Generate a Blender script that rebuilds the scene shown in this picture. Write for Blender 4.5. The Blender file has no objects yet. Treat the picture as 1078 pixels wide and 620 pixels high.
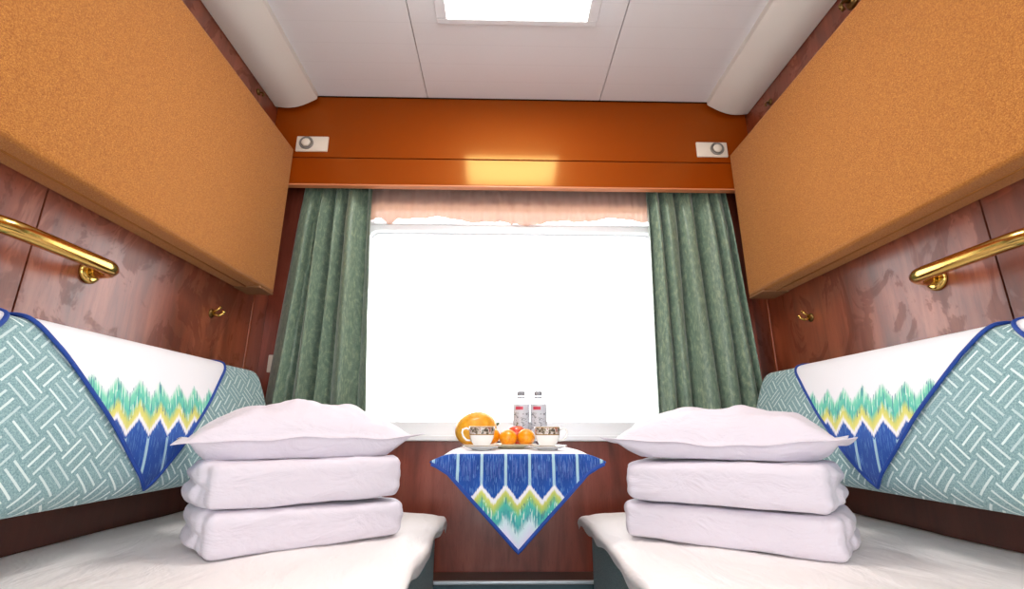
import bpy, bmesh, math, random
from math import sin, cos, pi, radians
from mathutils import Vector, Matrix, noise

Z0 = .72            # height of the lens above the floor; every z below is measured from the lens, then lifted by Z0
SC = bpy.context.scene
COL = SC.collection
random.seed(4)

# ------------------------------------------------------------------ objects
def V(p): return Vector((p[0], p[1], p[2]))

def base_of(parent): return Vector(parent['_b']) if parent else Vector((0, 0, 0))

def thing(name, label, cat, loc, group=None, kind=None):
    o = bpy.data.objects.new(name, None)
    COL.objects.link(o)
    o.empty_display_size = .03
    o.location = (loc[0], loc[1], loc[2] + Z0)
    o['_b'] = [loc[0], loc[1], loc[2]]
    if label: o['label'] = label
    if cat: o['category'] = cat
    if group: o['group'] = group
    if kind: o['kind'] = kind
    return o

def tag(o, label=None, cat=None, group=None, kind=None):
    if label: o['label'] = label
    if cat: o['category'] = cat
    if group: o['group'] = group
    if kind: o['kind'] = kind
    return o

def obj(name, verts, faces, mat, parent=None, loc=None, uv=None, smooth=True, label=None):
    """verts in lens-height space; stored relative to the thing's base"""
    if parent is not None: b = Vector(parent['_b'])
    else: b = Vector(loc) if loc is not None else Vector((0, 0, 0))
    me = bpy.data.meshes.new(name)
    me.from_pydata([(v[0]-b[0], v[1]-b[1], v[2]-b[2]) for v in verts], [], faces)
    if uv:
        l = me.uv_layers.new(name='UVMap')
        for i, lp in enumerate(me.loops): l.data[i].uv = uv[lp.vertex_index]
    me.materials.append(mat)
    if smooth:
        for p in me.polygons: p.use_smooth = True
    o = bpy.data.objects.new(name, me)
    COL.objects.link(o)
    o['_b'] = [b[0], b[1], b[2]]
    if parent is not None: o.parent = parent
    else: o.location = (b[0], b[1], b[2] + Z0)
    if label: o['label'] = label
    return o

class MB:
    """collects shapes into one mesh"""
    def __init__(s): s.v = []; s.f = []; s.uv = []
    def add(s, vs, fs, uv=None):
        n = len(s.v); s.v += [tuple(v) for v in vs]; s.f += [tuple(i+n for i in f) for f in fs]
        s.uv += uv if uv else [(0, 0)]*len(vs)
        return s
    def box(s, x0, x1, y0, y1, z0, z1):
        x0, x1 = min(x0, x1), max(x0, x1); y0, y1 = min(y0, y1), max(y0, y1); z0, z1 = min(z0, z1), max(z0, z1)
        vs = [(x0,y0,z0),(x1,y0,z0),(x1,y1,z0),(x0,y1,z0),(x0,y0,z1),(x1,y0,z1),(x1,y1,z1),(x0,y1,z1)]
        return s.add(vs, [(3,2,1,0),(4,5,6,7),(0,1,5,4),(1,2,6,5),(2,3,7,6),(3,0,4,7)])
    def rbox(s, x0, x1, y0, y1, z0, z1, r, seg=3):
        x0, x1 = min(x0, x1), max(x0, x1); y0, y1 = min(y0, y1), max(y0, y1); z0, z1 = min(z0, z1), max(z0, z1)
        bm = bmesh.new(); bmesh.ops.create_cube(bm, size=1)
        for v in bm.verts:
            v.co = Vector(((x0+x1)/2+v.co.x*(x1-x0), (y0+y1)/2+v.co.y*(y1-y0), (z0+z1)/2+v.co.z*(z1-z0)))
        bmesh.ops.bevel(bm, geom=bm.edges[:], offset=r, segments=seg, profile=.5, affect='EDGES')
        return s.bm(bm)
    def bm(s, bm):
        bm.verts.index_update()
        s.add([v.co[:] for v in bm.verts], [[v.index for v in f.verts] for f in bm.faces]); bm.free(); return s
    def tube(s, pts, r, n=10, closed=False, cap=True):
        pts = [V(p) for p in pts]; N = len(pts); rr = r if isinstance(r, (list, tuple)) else [r]*N
        vs = []; up = None
        for i in range(N):
            a = pts[(i-1) % N] if (closed or i > 0) else pts[0]
            b = pts[(i+1) % N] if (closed or i < N-1) else pts[-1]
            t = (b-a).normalized()
            if up is None: up = t.orthogonal().normalized()
            up = (up - t*up.dot(t)).normalized(); w = t.cross(up)
            for k in range(n):
                q = 2*pi*k/n; vs.append(tuple(pts[i]+up*cos(q)*rr[i]+w*sin(q)*rr[i]))
        fs = []
        for i in range(N if closed else N-1):
            j = (i+1) % N
            for k in range(n): fs.append((i*n+k, i*n+(k+1) % n, j*n+(k+1) % n, j*n+k))
        if cap and not closed: fs += [tuple(range(n))[::-1], tuple((N-1)*n+k for k in range(n))]
        return s.add(vs, fs)
    def lathe(s, c, prof, n=32, axis=None):
        """prof: (radius, height) pairs round the z axis through c; axis = a direction to turn z to"""
        M = Matrix.Identity(3) if axis is None else V((0, 0, 1)).rotation_difference(V(axis)).to_matrix()
        vs = []; fs = []; idx = []
        for (r, h) in prof:
            if r < 1e-6: idx.append([len(vs)]); vs.append(tuple(V(c)+M @ V((0, 0, h))))
            else:
                idx.append(list(range(len(vs), len(vs)+n)))
                for k in range(n): vs.append(tuple(V(c)+M @ V((r*cos(2*pi*k/n), r*sin(2*pi*k/n), h))))
        for a, b in zip(idx, idx[1:]):
            for k in range(n):
                k2 = (k+1) % n
                if len(a) == 1 and len(b) == 1: continue
                if len(a) == 1: fs.append((a[0], b[k2], b[k]))
                elif len(b) == 1: fs.append((a[k], a[k2], b[0]))
                else: fs.append((a[k], a[k2], b[k2], b[k]))
        return s.add(vs, fs)
    def grid(s, nu, nv, fn, uvfn=None, flip=False):
        vs = []; uv = []
        for j in range(nv+1):
            for i in range(nu+1):
                vs.append(tuple(fn(i/nu, j/nv))); uv.append(uvfn(i/nu, j/nv) if uvfn else (i/nu, j/nv))
        fs = []
        for j in range(nv):
            for i in range(nu):
                a = j*(nu+1)+i; q = (a, a+1, a+nu+2, a+nu+1)
                fs.append(q[::-1] if flip else q)
        return s.add(vs, fs, uv)
    def obj(s, name, mat, parent=None, loc=None, smooth=False, label=None):
        return obj(name, s.v, s.f, mat, parent, loc, s.uv, smooth, label)

def normals_out(o):
    bm = bmesh.new(); bm.from_mesh(o.data); bmesh.ops.recalc_face_normals(bm, faces=bm.faces[:]); bm.to_mesh(o.data); bm.free()

def solid(o, t, offset=-1):
    m = o.modifiers.new('thickness', 'SOLIDIFY'); m.thickness = t; m.offset = offset; return o

def autosmooth(o, ang=40):
    normals_out(o)
    for p in o.data.polygons: p.use_smooth = True
    try: o.data.set_sharp_from_angle(angle=radians(ang))
    except Exception: pass
    return o

def remeshed(o, voxel, it=6, disp=None):
    """turn an overlapping pile of bodies into one continuous skin, then wrinkle it"""
    m = o.modifiers.new('skin', 'REMESH'); m.mode = 'VOXEL'; m.voxel_size = voxel; m.use_smooth_shade = True
    s = o.modifiers.new('soft', 'SMOOTH'); s.factor = .5; s.iterations = it
    dg = bpy.context.evaluated_depsgraph_get(); dg.update()
    me = bpy.data.meshes.new_from_object(o.evaluated_get(dg))
    mats = list(o.data.materials); o.modifiers.clear(); o.data = me
    me.materials.clear()
    for q in mats: me.materials.append(q)
    if disp:
        nn = [v.normal.copy() for v in me.vertices]
        for v, n in zip(me.vertices, nn): v.co += n*disp(v.co.copy())
    for p in me.polygons: p.use_smooth = True
    return o

# ------------------------------------------------------------------ materials
class NT:
    def __init__(s, name):
        s.m = bpy.data.materials.new(name); s.m.use_nodes = True
        s.t = s.m.node_tree; s.t.nodes.clear()
        s.out = s.n('ShaderNodeOutputMaterial'); s.b = s.n('ShaderNodeBsdfPrincipled')
        s.l(s.b.outputs[0], s.out.inputs[0])
        s.tc = s.n('ShaderNodeTexCoord')
    def n(s, t, **kw):
        q = s.t.nodes.new(t)
        for k, v in kw.items(): setattr(q, k, v)
        return q
    def l(s, a, b): s.t.links.new(a, b)
    def set(s, **kw):
        for k, v in kw.items():
            i = s.b.inputs[k.replace('_', ' ')]
            if hasattr(v, 'is_linked') or isinstance(v, bpy.types.NodeSocket): s.l(v, i)
            else: i.default_value = v
        return s
    def val(s, sock, v):
        if isinstance(v, bpy.types.NodeSocket): s.l(v, sock)
        else: sock.default_value = v
    def math(s, op, a, b=None, c=None, clamp=False):
        q = s.n('ShaderNodeMath', operation=op); q.use_clamp = clamp
        s.val(q.inputs[0], a)
        if b is not None: s.val(q.inputs[1], b)
        if c is not None: s.val(q.inputs[2], c)
        return q.outputs[0]
    def mapping(s, src, scale=(1, 1, 1), rot=(0, 0, 0), loc=(0, 0, 0)):
        q = s.n('ShaderNodeMapping'); s.l(src, q.inputs[0])
        q.inputs['Scale'].default_value = scale; q.inputs['Rotation'].default_value = rot; q.inputs['Location'].default_value = loc
        return q.outputs[0]
    def noise(s, vec, scale=5, detail=3, rough=.5, dist=0, out='Fac'):
        q = s.n('ShaderNodeTexNoise'); s.l(vec, q.inputs['Vector'])
        q.inputs['Scale'].default_value = scale; q.inputs['Detail'].default_value = detail
        q.inputs['Roughness'].default_value = rough; q.inputs['Distortion'].default_value = dist
        return q.outputs[out]
    def ramp(s, fac, stops, interp='LINEAR'):
        q = s.n('ShaderNodeValToRGB'); s.l(fac, q.inputs[0]); r = q.color_ramp; r.interpolation = interp
        while len(r.elements) > 1: r.elements.remove(r.elements[-1])
        for i, (p, c) in enumerate(stops):
            e = r.elements[0] if i == 0 else r.elements.new(p)
            e.position = p; e.color = (*c, 1) if len(c) == 3 else c
        return q.outputs[0]
    def mix(s, f, a, b, mode='MIX'):
        q = s.n('ShaderNodeMix', data_type='RGBA', blend_type=mode)
        s.val(q.inputs[0], f)
        for i, v in ((6, a), (7, b)):
            if isinstance(v, bpy.types.NodeSocket): s.l(v, q.inputs[i])
            else: q.inputs[i].default_value = (*v, 1)
        return q.outputs[2]
    def bump(s, h, strength=.3, dist=.002):
        q = s.n('ShaderNodeBump'); q.inputs['Strength'].default_value = strength; q.inputs['Distance'].default_value = dist
        s.l(h, q.inputs['Height']); s.l(q.outputs[0], s.b.inputs['Normal']); return s
    def sep(s, vec):
        q = s.n('ShaderNodeSeparateXYZ'); s.l(vec, q.inputs[0]); return q.outputs

def lin(r, g, b):
    f = lambda c: (c/255/12.92) if c/255 <= .04045 else ((c/255+.055)/1.055)**2.4
    return (f(r), f(g), f(b))
def c4(c): return (*c, 1)

def plain(name, col, rough=.5, metal=0, **kw):
    n = NT(name); n.set(Base_Color=c4(col), Roughness=rough, Metallic=metal, **kw); return n.m

def wood(name, dark, mid, light, rough=.3, scale=1., coat=.25, axis='z', coatr=.12, blotch=False):
    n = NT(name); o = n.tc.outputs['Object']
    sc = {'z': (9, 9, .9), 'x': (.9, 9, 9), 'y': (9, .9, 9)}[axis]
    g = n.noise(n.mapping(o, tuple(q*scale for q in sc)), 3, 6, .6, .6)
    p = n.noise(n.mapping(o, tuple(q*scale*.22+.8 for q in sc)), 2.6, 3, .55, 1.2)
    f = n.math('ADD', n.math('MULTIPLY', g, .5), n.math('MULTIPLY', p, .5))
    c = n.ramp(f, [(.33, dark), (.5, mid), (.66, light)])
    fine = n.noise(n.mapping(o, tuple(q*scale*8 for q in sc)), 4, 2)
    c = n.mix(n.math('MULTIPLY', n.math('GREATER_THAN', fine, .62), .25), c, dark)
    if blotch:      # figured veneer: cloudy patches that are darker and duller
        pt = n.noise(n.mapping(o, (4.5, 4.5, 3.2), (0, 0, 0), (2, 5, 1)), 1.5, 4, .65, 1.6)
        pm = n.ramp(pt, [(.52, (0, 0, 0)), (.56, (1, 1, 1))])
        c = n.mix(n.math('MULTIPLY', pm, .45), c, dark)
        rough = n.math('ADD', rough, n.math('MULTIPLY', pm, .14)); coat = n.math('SUBTRACT', coat, n.math('MULTIPLY', pm, .35))
    n.set(Base_Color=c, Roughness=rough, Coat_Weight=coat, Coat_Roughness=coatr)
    n.bump(fine, .05, .001); return n.m

def fabric(name, a, b, scale=420, rough=.9, bump=.5, sheen=.2, mott=.0):
    n = NT(name); o = n.tc.outputs['Object']
    s = n.noise(o, scale, 2, .7)
    big = n.noise(o, 6, 2)
    f = n.math('ADD', s, n.math('MULTIPLY', n.math('SUBTRACT', big, .5), mott))
    n.set(Base_Color=n.ramp(f, [(.36, a), (.64, b)]), Roughness=rough, Sheen_Weight=sheen)
    n.bump(s, bump, .0012); return n.m

M = {}
M['wood'] = wood('mahogany_veneer', lin(92, 38, 18), lin(134, 62, 36), lin(164, 90, 60), .36, coat=1., coatr=.28, blotch=True)
M['wood_back'] = wood('mahogany_panel', lin(104, 44, 28), lin(138, 64, 46), lin(156, 80, 60), .35)
M['groove'] = plain('dark_groove', lin(30, 10, 6), .7)
M['bead'] = plain('wood_bead', lin(140, 72, 44), .35)
M['white_ceiling'] = None
n = NT('ceiling_laminate'); o = n.tc.outputs['Object']
y = n.sep(o)[1]
line = n.math('LESS_THAN', n.math('FRACT', n.math('MULTIPLY', y, 11)), .04)
n.set(Base_Color=n.mix(n.math('MULTIPLY', line, .12), lin(226, 226, 228), lin(192, 188, 192)), Roughness=.38)
M['white_ceiling'] = n.m
M['cove'] = plain('cove_plastic', lin(226, 222, 214), .42)
M['lamp_frame'] = plain('lamp_frame_white', lin(222, 222, 224), .4)
n = NT('orange_lacquer')
n.set(Base_Color=c4(lin(138, 54, 2)), Roughness=.14, Specular_IOR_Level=.6, Specular_Tint=(1, .74, .22, 1))
b2 = n.n('ShaderNodeBsdfPrincipled'); b2.inputs['Base Color'].default_value = c4(lin(138, 54, 2)); b2.inputs['Roughness'].default_value = .45
b2.inputs['Specular IOR Level'].default_value = .8; b2.inputs['Specular Tint'].default_value = (1, .6, .15, 1)
ms = n.n('ShaderNodeMixShader'); ms.inputs[0].default_value = .4; n.l(n.b.outputs[0], ms.inputs[1]); n.l(b2.outputs[0], ms.inputs[2]); n.l(ms.outputs[0], n.out.inputs[0])
M['pelmet'] = n.m
M['wall_shade_strip'] = wood('dark_wall_shade', lin(58, 24, 14), lin(76, 34, 20), lin(92, 42, 26), .5, coat=.1)  # darker wood tone standing in for shade on the wall under the backrest
M['pelmet_edge'] = plain('pelmet_lower_edge', lin(206, 128, 84), .35)
M['orange'] = None
n = NT('orange_upholstery'); o = n.tc.outputs['Object']
w1 = n.noise(n.mapping(o, (900, 900, 420)), 1, 2, .7)
w2 = n.noise(n.mapping(o, (900, 260, 900)), 1, 2, .7)
f = n.math('MULTIPLY', n.math('ADD', w1, w2), .5)
n.set(Base_Color=n.ramp(f, [(.40, lin(138, 78, 18)), (.5, lin(170, 102, 26)), (.60, lin(198, 136, 56))]), Roughness=.92, Sheen_Weight=.1)
n.bump(f, .7, .0015); M['orange'] = n.m
M['piping_orange'] = plain('orange_piping', lin(150, 92, 30), .9)
M['bracket'] = plain('brown_bracket', lin(140, 96, 60), .7)
M['linen'] = None
n = NT('white_satin_stripe_linen'); o = n.tc.outputs['Object']
x = n.sep(n.mapping(o, (1, 1, 1), (0, 0, .7)))[0]
st = n.math('MULTIPLY', n.math('SINE', n.math('MULTIPLY', x, 300)), .5)
wr = n.noise(n.mapping(o, (7, 7, 14)), 1.6, 4, .55, .8)
n.set(Base_Color=c4(lin(224, 217, 227)), Roughness=n.math('ADD', .62, n.math('MULTIPLY', st, .1)), Sheen_Weight=.15)
n.bump(wr, .35, .02); M['linen'] = n.m
n = NT('white_sheet_linen'); o = n.tc.outputs['Object']
wr = n.noise(n.mapping(o, (8, 3.2, 8), (0, 0, .5)), 1.8, 4, .55, .7)
n.set(Base_Color=c4(lin(248, 242, 240)), Roughness=.6, Sheen_Weight=.15)
n.bump(wr, .35, .03); M['sheet'] = n.m
M['teal_base'] = fabric('teal_bench_fabric', lin(78, 116, 124), lin(122, 160, 164), 300, .85, .5)
M['mattress'] = fabric('mattress_ticking', lin(190, 190, 196), lin(210, 210, 214), 300)

# teal upholstery with basket-weave dashes
n = NT('teal_basketweave'); uv = n.sep(n.tc.outputs['UV'])
c = .050
rot = radians(42)
a = n.math('DIVIDE', n.math('ADD', n.math('MULTIPLY', uv[0], cos(rot)), n.math('MULTIPLY', uv[1], sin(rot))), c)
b = n.math('DIVIDE', n.math('SUBTRACT', n.math('MULTIPLY', uv[1], cos(rot)), n.math('MULTIPLY', uv[0], sin(rot))), c)
fa, fb = n.math('FRACT', a), n.math('FRACT', b)
par = n.math('FLOORED_MODULO', n.math('ADD', n.math('FLOOR', a), n.math('FLOOR', b)), 2)
def mixf(t, p, q): return n.math('ADD', n.math('MULTIPLY', p, n.math('SUBTRACT', 1, t)), n.math('MULTIPLY', q, t))
across = mixf(par, fa, fb); along = mixf(par, fb, fa)
ln_ = n.math('LESS_THAN', n.math('ABSOLUTE', n.math('SUBTRACT', n.math('FRACT', n.math('MULTIPLY', across, 3)), .5)), .115)
end = n.math('LESS_THAN', n.math('ABSOLUTE', n.math('SUBTRACT', along, .5)), .47)
wn = n.n('ShaderNodeTexWhiteNoise', noise_dimensions='3D')
cmb = n.n('ShaderNodeCombineXYZ'); n.l(n.math('FLOOR', a), cmb.inputs[0]); n.l(n.math('FLOOR', b), cmb.inputs[1]); n.l(n.math('FLOOR', n.math('MULTIPLY', across, 3)), cmb.inputs[2])
n.l(cmb.outputs[0], wn.inputs['Vector'])
amt = n.math('ADD', .45, n.math('MULTIPLY', wn.outputs['Value'], .55))
mask = n.math('MULTIPLY', n.math('MULTIPLY', ln_, end), amt)
sp = n.noise(n.tc.outputs['Object'], 380, 2, .7)
basec = n.ramp(sp, [(.36, lin(102, 142, 146)), (.64, lin(152, 184, 186))])
n.set(Base_Color=n.mix(mask, basec, lin(224, 240, 236)), Roughness=.85, Sheen_Weight=.15)
n.bump(n.math('ADD', sp, mask), .4, .001); M['teal'] = n.m
M['teal_back'] = fabric('teal_plain', lin(96, 140, 142), lin(148, 184, 182), 380)
M['blue_piping'] = plain('blue_piping', lin(24, 66, 150), .7)

def ikat(name, stops, sign, zig, amp, line_lo, line_hi):
    """woven flame pattern: u counts columns, v runs 0..1 from fold to tip"""
    n = NT(name); uv = n.tc.outputs['UV']; s = n.sep(uv)
    tri = n.math('MULTIPLY', n.math('ABSOLUTE', n.math('SUBTRACT', n.math('FRACT', s[0]), .5)), 2)
    st = n.noise(n.mapping(uv, (26, 5, 1)), 1, 2, .6)
    w = n.math('ADD', s[1], n.math('MULTIPLY', tri, amp*sign))
    w = n.math('ADD', w, n.math('MULTIPLY', n.math('SUBTRACT', st, .5), .07))
    col = n.ramp(w, stops)
    # light warps between the columns and inside the blue
    inblue = n.math('MULTIPLY', n.math('GREATER_THAN', w, line_lo), n.math('LESS_THAN', w, line_hi))
    edge = n.math('MULTIPLY', n.math('GREATER_THAN', tri, .88), inblue)
    col = n.mix(n.math('MULTIPLY', edge, .85), col, lin(176, 214, 222))
    ink = n.noise(n.mapping(uv, (34, 9, 1), (0, 0, 0), (3, 1, 0)), 1, 1, .5)
    col = n.mix(n.math('MULTIPLY', n.math('MULTIPLY', n.math('GREATER_THAN', ink, .63), inblue), .6), col, lin(110, 158, 218))
    notwhite = n.math('MULTIPLY', n.math('GREATER_THAN', w, zig[0]), n.math('LESS_THAN', w, zig[1]))
    ink2 = n.noise(n.mapping(uv, (16, 7, 1), (0, 0, 0), (9, 4, 0)), 1, 1, .5)
    col = n.mix(n.math('MULTIPLY', n.math('MULTIPLY', n.math('GREATER_THAN', ink2, .62), notwhite), .75), col, lin(40, 110, 140))
    col = n.mix(n.math('MULTIPLY', n.math('MULTIPLY', n.math('LESS_THAN', ink2, .38), notwhite), .75), col, lin(232, 244, 236))
    lav = n.noise(n.mapping(uv, (30, 2, 1), (0, 0, 0), (1, 7, 0)), 1, 1, .5)
    lm = n.math('MULTIPLY', n.math('MULTIPLY', n.math('GREATER_THAN', lav, .54), n.math('LESS_THAN', tri, .62)), n.math('MULTIPLY', n.math('LESS_THAN', n.math('ABSOLUTE', n.math('SUBTRACT', n.math('ADD', s[1], n.math('MULTIPLY', n.math('SUBTRACT', ink, .5), .35)), .16)), .075), inblue))
    col = n.mix(n.math('MULTIPLY', lm, .28 if sign > 0 else .0), col, lin(140, 160, 226))
    n.set(Base_Color=col, Roughness=.75, Sheen_Weight=.1)
    n.bump(st, .15, .001); return n.m
WHT, GRN, AQ, YEL, BLU, NAV = lin(236, 236, 240), lin(120, 208, 176), lin(80, 190, 170), lin(208, 208, 104), lin(0, 76, 164), lin(0, 58, 138)
M['ikat_head'] = ikat('ikat_headrest', [(.0, WHT), (.285, WHT), (.335, GRN), (.42, AQ), (.475, YEL), (.515, lin(222, 216, 120)), (.535, WHT), (.555, WHT), (.57, BLU), (1, NAV)], -1, (.295, .475), .11, .58, 2)
M['ikat_table'] = ikat('ikat_tablecloth', [(0, WHT), (.004, BLU), (.25, NAV), (.475, BLU), (.49, WHT), (.525, WHT), (.55, YEL), (.61, lin(160, 200, 110)), (.67, AQ), (.77, lin(70, 168, 170)), (.85, lin(206, 228, 232)), (1, lin(224, 218, 240))], 1, (.60, .86), .155, .01, .49)
M['cloth_white'] = plain('tablecloth_white', lin(238, 238, 244), .7)

# curtain satin
n = NT('green_curtain_jacquard'); o = n.tc.outputs['UV']
s1 = n.noise(n.mapping(o, (150, 40, 1)), 1, 3, .6, .6)
s2 = n.noise(n.mapping(o, (600, 400, 1)), 1, 1)
f = n.math('ADD', n.math('MULTIPLY', s1, .7), n.math('MULTIPLY', s2, .3))
n.set(Base_Color=n.ramp(f, [(.36, lin(90, 112, 96)), (.50, lin(108, 131, 112)), (.64, lin(146, 162, 132))]), Roughness=n.ramp(f, [(.4, (.46,)*3), (.6, (.34,)*3)]), Sheen_Weight=.3)
n.bump(f, .25, .0015); M['curtain'] = n.m
# sheer
n = NT('sheer_peach_voile')
n.set(Base_Color=c4(lin(214, 178, 164)), Roughness=.8)
tl = n.n('ShaderNodeBsdfTranslucent'); tl.inputs[0].default_value = c4(lin(236, 178, 138))
tr = n.n('ShaderNodeBsdfTransparent')
m1 = n.n('ShaderNodeMixShader'); m1.inputs[0].default_value = .24; n.l(n.b.outputs[0], m1.inputs[1]); n.l(tl.outputs[0], m1.inputs[2])
m2 = n.n('ShaderNodeMixShader'); m2.inputs[0].default_value = .04; n.l(m1.outputs[0], m2.inputs[1]); n.l(tr.outputs[0], m2.inputs[2])
n.l(m2.outputs[0], n.out.inputs[0]); M['sheer'] = n.m
# glass pane
n = NT('window_glass')
tr = n.n('ShaderNodeBsdfTransparent'); gl = n.n('ShaderNodeBsdfGlossy'); gl.inputs['Roughness'].default_value = .02
fr = n.n('ShaderNodeFresnel'); fr.inputs[0].default_value = 1.35
m1 = n.n('ShaderNodeMixShader'); n.l(fr.outputs[0], m1.inputs[0]); n.l(tr.outputs[0], m1.inputs[1]); n.l(gl.outputs[0], m1.inputs[2])
n.l(m1.outputs[0], n.out.inputs[0]); M['glass'] = n.m
n = NT('clear_plastic')
tr = n.n('ShaderNodeBsdfTransparent'); tr.inputs[0].default_value = (.93, .95, .97, 1)
n.set(Base_Color=(.9, .92, .95, 1), Roughness=.08)
lw = n.n('ShaderNodeLayerWeight'); lw.inputs[0].default_value = .5
m1 = n.n('ShaderNodeMixShader'); n.l(lw.outputs['Facing'], m1.inputs[0]); n.l(tr.outputs[0], m1.inputs[1]); n.l(n.b.outputs[0], m1.inputs[2])
n.l(m1.outputs[0], n.out.inputs[0]); M['bottle'] = n.m
M['window_frame'] = plain('window_frame_white', lin(240, 243, 246), .4)
M['brass'] = plain('polished_brass', lin(214, 176, 96), .17, 1)
M['dark_brass'] = plain('aged_brass', lin(120, 96, 56), .3, 1)
M['steel'] = plain('brushed_steel', lin(222, 230, 236), .35, .35)
M['heater'] = plain('heater_cover_paint', lin(86, 62, 52), .4)
M['heater_front'] = plain('heater_front_blue_grey', lin(70, 96, 104), .6)
M['ivory'] = plain('ivory_plastic', lin(226, 214, 198), .4)
M['grey_ring'] = plain('grey_ring', lin(126, 120, 112), .35)
M['floor'] = fabric('blue_grey_carpet', lin(58, 72, 82), lin(84, 98, 106), 260)
M['door'] = wood('door_wood', lin(70, 30, 20), lin(104, 46, 32), lin(126, 62, 44), .35)
M['porcelain'] = plain('white_porcelain', lin(242, 240, 236), .15, Coat_Weight=.4)
n = NT('porcelain_with_floral_band'); o = n.tc.outputs['Object']; z = n.sep(o)[2]
band = n.math('MULTIPLY', n.math('GREATER_THAN', z, .037), n.math('LESS_THAN', z, .0565))
fl = n.noise(o, 90, 2, .6)
gold = n.math('LESS_THAN', n.math('ABSOLUTE', n.math('SUBTRACT', n.math('ABSOLUTE', n.math('SUBTRACT', z, .0468)), .0098)), .0012)
bc = n.ramp(fl, [(.36, lin(70, 60, 56)), (.46, lin(140, 124, 100)), (.54, lin(214, 206, 196)), (.64, lin(150, 92, 80))])
col = n.mix(band, lin(242, 240, 236), bc); col = n.mix(gold, col, lin(150, 110, 50))
n.set(Base_Color=col, Roughness=.15, Coat_Weight=.4); M['cup'] = n.m
n = NT('saucer_glaze'); o = n.tc.outputs['Object']; q = n.sep(o)
rr = n.math('SQRT', n.math('ADD', n.math('POWER', q[0], 2), n.math('POWER', q[1], 2)))
n.set(Base_Color=n.mix(n.math('GREATER_THAN', rr, .0535), lin(240, 240, 236), lin(150, 128, 76)), Roughness=.15, Coat_Weight=.4); M['saucer'] = n.m
n = NT('plate_glaze'); n.set(Base_Color=c4(lin(238, 226, 190)), Roughness=.18, Coat_Weight=.4); M['plate'] = n.m
n = NT('melon_skin'); o = n.tc.outputs['Object']
nz = n.noise(o, 30, 4, .6)
n.set(Base_Color=n.ramp(nz, [(.35, lin(222, 150, 20)), (.55, lin(240, 176, 44)), (.72, lin(246, 200, 96))]), Roughness=.4, Coat_Weight=.15); n.bump(nz, .1, .002); M['melon'] = n.m
M['stem'] = plain('dry_green_stem', lin(104, 112, 70), .7)
n = NT('mandarin_peel'); o = n.tc.outputs['Object']
nz = n.noise(o, 260, 2, .6)
n.set(Base_Color=n.ramp(nz, [(.35, lin(246, 142, 4)), (.65, lin(252, 172, 20))]), Roughness=.35, Coat_Weight=.2); n.bump(nz, .3, .001); M['mandarin'] = n.m
n = NT('apple_skin'); o = n.tc.outputs['Object']
nz = n.noise(n.mapping(o, (60, 60, 14)), 1, 3)
n.set(Base_Color=n.ramp(nz, [(.35, lin(204, 50, 34)), (.55, lin(226, 84, 52)), (.7, lin(240, 160, 96))]), Roughness=.3, Coat_Weight=.3); M['apple'] = n.m
# bottle label: grey with an ink drawing and a red mark
n = NT('bottle_label'); o = n.tc.outputs['UV']; q = n.sep(o)
ink = n.noise(n.mapping(o, (9, 7, 1)), 1, 4, .7, 1.5)
inkm = n.math('MULTIPLY', n.math('GREATER_THAN', ink, .55), n.math('MULTIPLY', n.math('LESS_THAN', q[1], .74), n.math('GREATER_THAN', q[1], .18)))
redm = n.math('MULTIPLY', n.math('LESS_THAN', n.math('ABSOLUTE', n.math('SUBTRACT', q[0], .455)), .075), n.math('LESS_THAN', n.math('ABSOLUTE', n.math('SUBTRACT', q[1], .87)), .05))
col = n.mix(n.math('MULTIPLY', inkm, .7), lin(208, 212, 220), lin(92, 98, 106)); col = n.mix(redm, col, lin(206, 60, 84))
n.set(Base_Color=col, Roughness=.4); M['label'] = n.m
M['cap'] = plain('pale_grey_cap', lin(150, 152, 158), .4)
n = NT('lamp_diffuser'); n.set(Base_Color=(1, 1, 1, 1), Emission_Color=c4((1, .97, .93)), Emission_Strength=22); M['lamp'] = n.m

# ------------------------------------------------------------------ the room shell
XW, YB, YN, ZF, ZT = .95, 1.80, -.55, -.72, 1.31
SEAM, CORNER = .877, 1.70
for s, nm in ((-1, 'wall_left'), (1, 'wall_right')):
    m = MB()
    for y0, y1 in ((YN, SEAM-.002), (SEAM+.002, CORNER-.006), (CORNER+.006, YB)):
        m.box(s*XW, s*(XW+.02), y0, y1, ZF, ZT)
    w = m.obj(nm, M['wood']); tag(w, kind='structure')
    g = MB().box(s*(XW+.006), s*(XW+.03), YN, YB, ZF, ZT).obj('groove_backing', M['groove'], w)
    b = MB().rbox(s*(XW-.003), s*(XW+.01), CORNER-.006, CORNER+.006, ZF, ZT, .002, 2).obj('corner_bead', M['bead'], w)
# window opening in the back wall
WX0, WX1, WZ0, WZ1 = -.66, .66, -.037, .90
m = MB()
m.box(-XW-.03, WX0, YB, YB+.05, ZF, ZT); m.box(WX1, XW+.03, YB, YB+.05, ZF, ZT)
m.box(WX0, WX1, YB, YB+.05, ZF, WZ0); m.box(WX0, WX1, YB, YB+.05, WZ1, ZT)
tag(m.obj('wall_back', M['wood_back']), kind='structure')
# near wall with the open doorway to the corridor
DX, DZ = .42, 1.05
m = MB()
m.box(-XW-.03, -DX, YN-.04, YN, ZF, ZT); m.box(DX, XW+.03, YN-.04, YN, ZF, ZT); m.box(-DX, DX, YN-.04, YN, DZ, ZT)
tag(m.obj('wall_near', M['door']), kind='structure')
tag(MB().box(-XW-.03, XW+.03, YN-.04, YB+.05, ZF-.03, ZF).obj('floor', M['floor']), kind='structure')
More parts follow.
